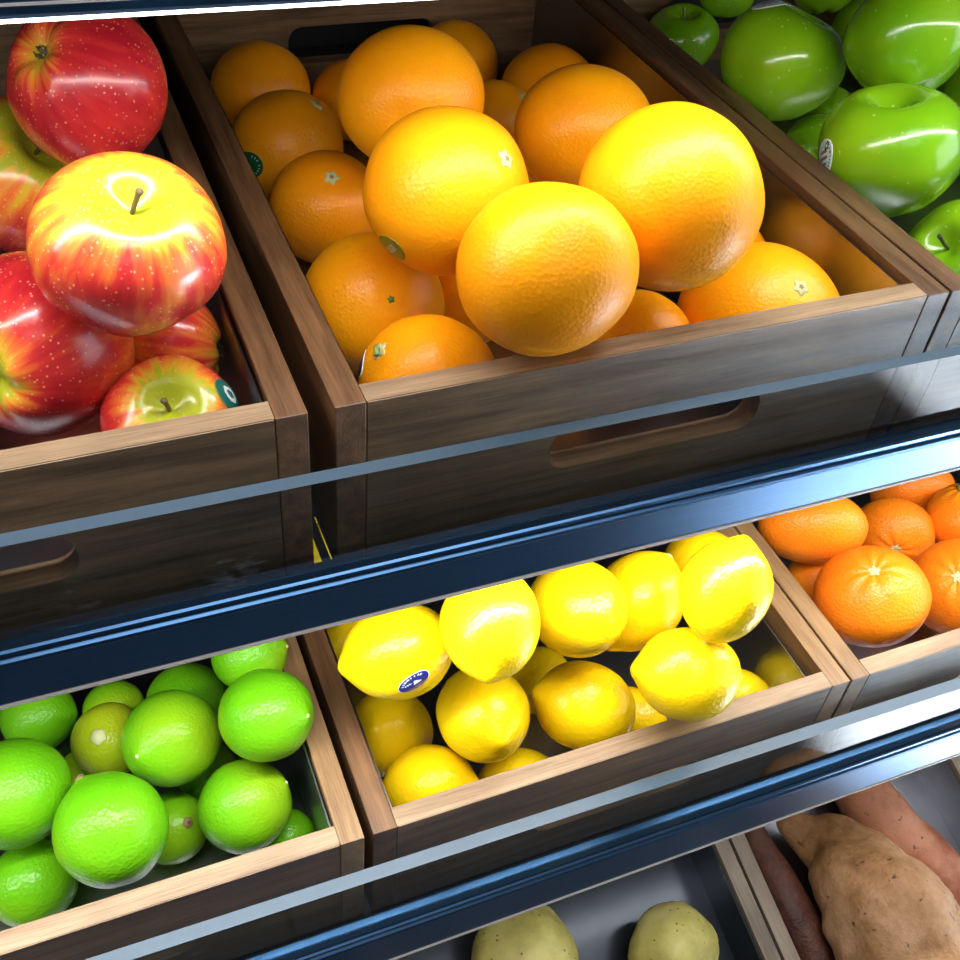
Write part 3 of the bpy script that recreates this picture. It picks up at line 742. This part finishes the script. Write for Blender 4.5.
# ------------------------------------------------------------------ potatoes
def potato(loc, r, sx, turn, label, seed):
    vs, fs = [], []
    nlat, nlon = 40, 56
    ring = []
    for i in range(nlat + 1):
        th = math.pi * min(max(i / nlat, .0008), .9992)
        for j in range(nlon):
            x, y, z = sph(th, 2 * math.pi * j / nlon)
            k = 1 + .09 * noise.noise(Vector((x, y, z)) * 1.4 + Vector((seed, 0, 0))) + .02 * noise.noise(Vector((x, y, z)) * 5 + Vector((seed, 3, 0)))
            vs.append(Vector((x * sx[0], y * sx[1], z * sx[2])) * r * k)
    for i in range(nlat):
        for j in range(nlon):
            fs.append((i * nlon + j, (i + 1) * nlon + j, (i + 1) * nlon + (j + 1) % nlon, i * nlon + (j + 1) % nlon))
    fs.append(tuple(range(nlon))); fs.append(tuple(range(nlat * nlon, (nlat + 1) * nlon))[::-1])
    o = mesh('potato', vs, fs, POTATO); o.location = loc; o.rotation_euler = turn
    return tag(o, label, 'potato', 'pale potatoes in the bottom crate')
potato((.1441, -.036, -.611), .0455, (1.0, 1.12, .92), (.28, .1, -.35), 'long pale potato with brown scuffs, at the left of the bottom crate', 3.3)
potato((.2758, -.062, -.627), .0375, (1.03, 1.0, .95), (.28, 0, .3), 'round smooth yellow-green potato beside the crate wall', 8.1)
potato((.2046, -.070, -.647), .0235, (1.25, 1.0, .95), (.28, 0, .2), 'small potato just peeking up between the other two', 15.2)

def sweet_potato(ctrl, mat, label, seed):
    # ctrl: centre line points with radii, smoothed by Catmull-Rom
    P = [Vector(c[:3]) for c in ctrl]; R = [c[3] for c in ctrl]; pts = []; rad = []
    n = len(P)
    for i in range(n - 1):
        p0, p1, p2, p3 = P[max(i - 1, 0)], P[i], P[i + 1], P[min(i + 2, n - 1)]
        q0, q1, q2, q3 = R[max(i - 1, 0)], R[i], R[i + 1], R[min(i + 2, n - 1)]
        for k in range(12):
            t = k / 12
            f = lambda a, b, c, d: .5 * (2 * b + (c - a) * t + (2 * a - 5 * b + 4 * c - d) * t * t + (3 * b - a - 3 * c + d) * t ** 3)
            pts.append(f(p0, p1, p2, p3)); rad.append(max(.001, f(q0, q1, q2, q3)))
    pts.append(P[-1]); rad.append(R[-1])
    mid = sum(P, Vector()) / n
    vs, fs = [], []; seg = 48
    for i, p in enumerate(pts):
        d = (pts[min(i + 1, len(pts) - 1)] - pts[max(i - 1, 0)]).normalized(); B = basis(d)
        for j in range(seg):
            a = 2 * math.pi * j / seg; dr = B @ Vector((math.cos(a), math.sin(a), 0))
            w = p + dr * rad[i]
            k = 1 + .16 * noise.noise(w * 22 + Vector((seed, 0, 0))) + .05 * noise.noise(w * 70 + Vector((seed, 0, 0)))
            vs.append(p + dr * rad[i] * k - mid)
    for i in range(len(pts) - 1):
        for j in range(seg): fs.append((i * seg + j, i * seg + (j + 1) % seg, (i + 1) * seg + (j + 1) % seg, (i + 1) * seg + j))
    fs.append(tuple(range(seg))[::-1]); fs.append(tuple(range((len(pts) - 1) * seg, len(pts) * seg)))
    o = mesh('sweet_potato', vs, fs, mat); o.location = mid
    return tag(o, label, 'sweet potato', 'sweet potatoes in the bottom crate')
sweet_potato([(.4302, .0080, -.6110, .003), (.4300, .0036, -.6120, .0115), (.4440, -.0140, -.6180, .021), (.4580, -.0360, -.6160, .0335), (.4640, -.0800, -.6080, .050), (.4640, -.1300, -.6130, .060), (.4650, -.175, -.628, .050), (.465, -.195, -.640, .026), (.465, -.202, -.643, .004)],
             SW_TAN, 'big tan sweet potato with a narrow scarred tip pointing up and back', 1.0)
sweet_potato([(.5150, .0300, -.6080, .004), (.5160, .0260, -.6090, .020), (.5210, .0000, -.6170, .028), (.5370, -.0520, -.6310, .0300), (.5570, -.1100, -.6500, .029), (.564, -.160, -.666, .022), (.566, -.182, -.672, .004)],
             SW_RED, 'reddish pitted sweet potato behind and right of the big tan one', 5.0)
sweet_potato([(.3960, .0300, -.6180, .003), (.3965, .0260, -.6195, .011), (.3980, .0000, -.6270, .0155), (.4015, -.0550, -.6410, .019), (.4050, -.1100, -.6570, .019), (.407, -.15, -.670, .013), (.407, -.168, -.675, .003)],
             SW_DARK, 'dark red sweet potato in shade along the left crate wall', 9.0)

# ------------------------------------------------------------------ crates
def crate(loc, w, label, rot=None, h=.100, t=.0140, ty=.0128, depth=.5, floor=.094, inset=(.0012, .0012), group='wooden crates', slots=True, liner=None, wy=(None, None)):
    root = thing('wooden_crate', loc, label, 'crate', group, rot)
    z0, z1 = -h, 0
    box('side_board', (0, 0, z0), (t, depth, z1), wy[0] or W_Y, root, .0006)
    box('side_board', (w - t, 0, z0), (w, depth, z1), wy[1] or W_Y, root, .0006)
    hx = (w / 2 + .003 - .0605, w / 2 + .003 + .0605)
    if slots:
        board_with_hole('front_board', t + .0002, w - t - .0002, .0001, ty, z0, z1, hx[0], hx[1], -.067, -.041, W_X, root)
        board_with_hole('back_board', t + .0002, w - t - .0002, depth - ty, depth - .0001, z0, z1, hx[0] - .003, hx[1] - .003, -.066, -.037, W_X, root)
    else:
        box('front_board', (t, 0, z0), (w - t, ty, z1), W_X, root, .0006)
        box('back_board', (t, depth - ty, z0), (w - t, depth, z1), W_X, root, .0006)
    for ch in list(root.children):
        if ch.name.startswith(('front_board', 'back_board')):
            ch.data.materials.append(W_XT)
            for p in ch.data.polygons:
                if p.normal.z > .9 and p.center.z > -.01: p.material_index = 1  # upward faces of front and back boards get the lighter tan
    box('base_board', (t, ty, z0), (w - t, depth - ty, -floor - .0015), W_BOT, root)
    bm = bmesh.new()
    a, b = t + inset[0], w - t - inset[1]
    add_box(bm, (a, ty + .001, -floor - .0015), (b, depth - ty - .001, -floor))
    add_box(bm, (a, ty + .001, -floor), (a + .0010, depth - ty - .001, -.004 - inset[0]))
    add_box(bm, (b - .0010, ty + .001, -floor), (b, depth - ty - .001, -.004 - inset[1]))
    li = from_bm('liner', bm, liner or LINER, root); li['label'] = 'grey metal liner tray'
    return root
crate((-.3415, 0, 0), .330, 'brown wooden crate holding red apples on the top shelf', wy=(W_Y, W_YR))
crate((0, 0, 0), .330, 'brown wooden crate heaped with large oranges on the top shelf', wy=(W_YR, W_Y))
crate((.3318, 0, 0), .330, 'brown wooden crate of green apples at the right of the top shelf')
crate((-.3320, -.0526, -.2727), .330, 'wooden crate of limes on the middle shelf at the left', wy=(W_YL, W_YL))
crate((.0033, -.0526, -.2727), .330, 'wooden crate of lemons in the centre of the middle shelf', inset=(.0012, .0060), wy=(W_YR, W_YL))
crate((.3352, -.0526, -.2727), .330, 'wooden crate of mandarins at the right of the middle shelf', wy=(W_YL, W_YL))
TH = .2848
crate((.0307, -.1 - .10 * math.cos(TH), -.6266 - .10 * math.sin(TH)), .330, 'pale-rimmed wooden crate of potatoes on the bottom shelf', (TH, 0, 0), h=.070, floor=.056, slots=False, liner=LINER_D, wy=(W_YP, W_YP))
crate((.3637, -.1 - .12 * math.cos(TH), -.6266 - .12 * math.sin(TH)), .268, 'wooden crate of sweet potatoes at the right of the bottom shelf', (TH, 0, 0), h=.070, floor=.056, slots=False, wy=(W_YP, W_YP))

# ------------------------------------------------------------------ shelves
X0, X1 = -.62, .95
def rail_profile(y, zr, zb, yb):
    """front rail: y = front face, zr = ridge top, zb = lower edge; yb = where its back wall stands"""
    return [(yb, zr - .010), (y + .0085, zr - .010), (y + .0085, zr - .0035), (y + .0035, zr - .0018), (y + .0016, zr), (y + .0004, zr - .0006),
            (y + .0002, zr - .0024), (y + .0016, zr - .0036), (y + .0016, zr - .0050), (y - .0002, zr - .0060), (y - .0006, zr - .0078),
            (y, zr - .0088), (y, zb + .0014), (y + .0008, zb), (yb, zb)]
def shelf(yf, ztop_deck, label, rail, acr=None, slope=-.008, y1=.60, slots=False, led=None, dz=0, tilt=None, lip=True):
    root = thing('display_shelf', (0, 0, 0), label, 'shelf', 'tiers of the produce display')
    bm = bmesh.new()
    zt = ztop_deck; zb = zt - (.003 if slots else .012)
    if slots:
        for a, b in ((X0, -.0120), (-.0056, -.0018), (-.0004, X1)): add_box(bm, (a, .0055, zb), (b, .14, zt))
        add_box(bm, (X0, .14, zb), (X1, y1, zt)); add_box(bm, (X0, -.0095, zb), (X1, .0055, zt))
        add_box(bm, (-.0018, .0385, zb), (-.0004, .0495, zt)); add_box(bm, (-.0018, .057, zb), (-.0004, .14, zt))
    elif tilt:
        add_box(bm, (X0, -.01, -.012), (X1, .55, 0))
        for v in bm.verts: v.co = Matrix.Rotation(tilt[0], 3, 'X') @ v.co + Vector(tilt[1])
    else:
        add_box(bm, (X0, yf + .0135, zb), (X1, y1, zt))
    from_bm('deck', bm, DECKM, root)
    if rail:
        y, zr, zbt, yb = rail
        rl = extrude_profile('front_rail', rail_profile(y, zr, zbt, yb), X0, X1, [RAIL], root, None, slope)
        if lip:
            extrude_profile('rail_lip', [(y - .0006, zbt + .0004), (y - .0006, zbt - .0012), (y + .012, zbt - .0012), (y + .012, zbt - .0002), (y + .0012, zbt - .0002), (y + .0012, zbt + .0004)], X0, X1, [LIPM], root, None, slope)['label'] = 'pale lower lip'
    if acr:
        ya, yb2, zt2, zl, sl = acr
        pr = [(ya, zl), (ya, zt2), (yb2, zt2), (yb2, zl)]
        extrude_profile('acrylic_guard', pr, X0, X1, [ACRYLIC, ACR_EDGE], root, lambda i: 1 if i == 1 else 0, sl)['label'] = 'clear acrylic guard with a blue-grey top edge'
    if led:
        ly0, ly1, lz, vis = led
        extrude_profile('led_strip', [(ly0, lz), (ly0, lz - vis), (ly1, lz - vis), (ly1, lz)], X0, X1, [LED], root, None, slope)['label'] = 'white light strip'
    return root
shelf(.0476, .157, 'overhead shelf tier whose lit lower edge shows along the top of the picture', (.0244, .1950, .1568, .030), None, -.010, led=(.0252, .0305, .1566, .0011), lip=False)
extrude_profile('rail_reflection', [(.0236, .1612), (.0236, .1620), (.0250, .1620), (.0250, .1612)], X0, X1, [LIPM], bpy.data.objects['display_shelf'], None, -.010)  # pale strip added to stand in for a reflection along the rail face
shelf(-.029, -.1005, 'upper shelf tier with dark blue rail, carrying apples and oranges', (-.029, -.0735, -.1070, -.0135), (-.0205, -.0135, -.0230, -.082, -.0145), -.008, slots=True)
shelf(-.0816, -.3732, 'middle shelf tier with dark blue rail, carrying limes, lemons and mandarins', (-.0816, -.3350, -.3790, -.0662), (-.0742, -.0662, -.2840, -.343, -.0200), -.003)
shelf(0, 0, 'bottom shelf tier sloping down to the front, carrying potatoes', None, None, tilt=(TH, (0, -.1 - .125 * math.cos(TH) + .0705 * math.sin(TH), -.6266 - .125 * math.sin(TH) - .0705 * math.cos(TH))))

def structure(o): o['kind'] = 'structure'; return o
structure(box('wall_back', (X0, .602, -1.0), (X1, .63, .6), CASE))
structure(box('floor', (-3, -4, -1.03), (5, .6015, -1.0), FLOOR))

# ------------------------------------------------------------------ light
def area(name, loc, size, energy, color, direction, sy=None):
    l = bpy.data.lights.new(name, 'AREA'); l.shape = 'RECTANGLE'; l.size = size; l.size_y = sy or size
    l.energy = energy; l.color = color
    o = bpy.data.objects.new(name, l); COL.objects.link(o); o.location = loc
    o.rotation_euler = Vector(direction).to_track_quat('-Z', 'Y').to_euler()
    return o
def strip(name, y, z, energy, dirn):
    o = area(name, (.15, y, z), 1.5, energy, (1, .97, .95), dirn, .010)
    return o
strip('led_lamp_upper', .030, .149, 2.5, (0, .15, -1))
strip('led_lamp_middle', -.021, -.1175, 4.4, (0, -.22, -1))
strip('led_lamp_bottom', -.074, -.388, .7, (0, .05, -1))
area('ceiling_lamp', (.45, -.55, 2.1), 1.6, 26, (.97, .98, 1), (-.1, .25, -1), .5)
area('front_fill', (-.3, -2.0, 1.9), 1.6, 5, (1, .97, .93), (.1, .9, -1), .5)  # unseen fill light, added to brighten the fruit fronts
area('shop_window', (2.3, -1.1, .1), 1.8, 26, (.80, .90, 1), (-1, .45, -.15), 1.6)
sp = bpy.data.lights.new('sun_patch', 'SPOT'); sp.energy = 125000; sp.spot_size = math.radians(20); sp.spot_blend = .25; sp.color = (.86, .94, 1); sp.shadow_soft_size = .05
so = bpy.data.objects.new('sun_patch', sp); COL.objects.link(so); so.location = (2.9, -2.4, 1.6)
so.rotation_euler = (Vector((2.03, -1.03, -1.0)) - Vector(so.location)).to_track_quat('-Z', 'Y').to_euler()
sp2 = sp.copy(); sp2.energy = 36000; sp2.spot_size = math.radians(9)
so2 = bpy.data.objects.new('sun_patch_near', sp2); COL.objects.link(so2); so2.location = (2.9, -2.4, 1.6)
so2.rotation_euler = (Vector((1.13, -.40, -1.0)) - Vector(so2.location)).to_track_quat('-Z', 'Y').to_euler()
wd = bpy.data.worlds.new('store'); bpy.context.scene.world = wd; wd.use_nodes = True
bg = wd.node_tree.nodes['Background']; bg.inputs[0].default_value = (.86, .91, 1, 1); bg.inputs[1].default_value = .07

# ------------------------------------------------------------------ camera
cd = bpy.data.cameras.new('camera'); cam = bpy.data.objects.new('camera', cd); COL.objects.link(cam)
R = CAM_R
Mx = Matrix(((R[0][0], -R[1][0], -R[2][0]), (R[0][1], -R[1][1], -R[2][1]), (R[0][2], -R[1][2], -R[2][2])))
cam.matrix_world = Matrix.Translation(CAM_LOC) @ Mx.to_4x4()
cd.sensor_width = 36; cd.lens = CAM_F * 36 / 960; cd.clip_start = .01
sc = bpy.context.scene; sc.camera = cam
sc.view_settings.view_transform = 'Standard'; sc.view_settings.look = 'None'; sc.view_settings.gamma = 1
sc.view_settings.use_curve_mapping = False; sc.view_settings.exposure = 0.0
sc.cycles.max_bounces = 8; sc.cycles.diffuse_bounces = 3; sc.cycles.glossy_bounces = 4; sc.cycles.transparent_max_bounces = 12
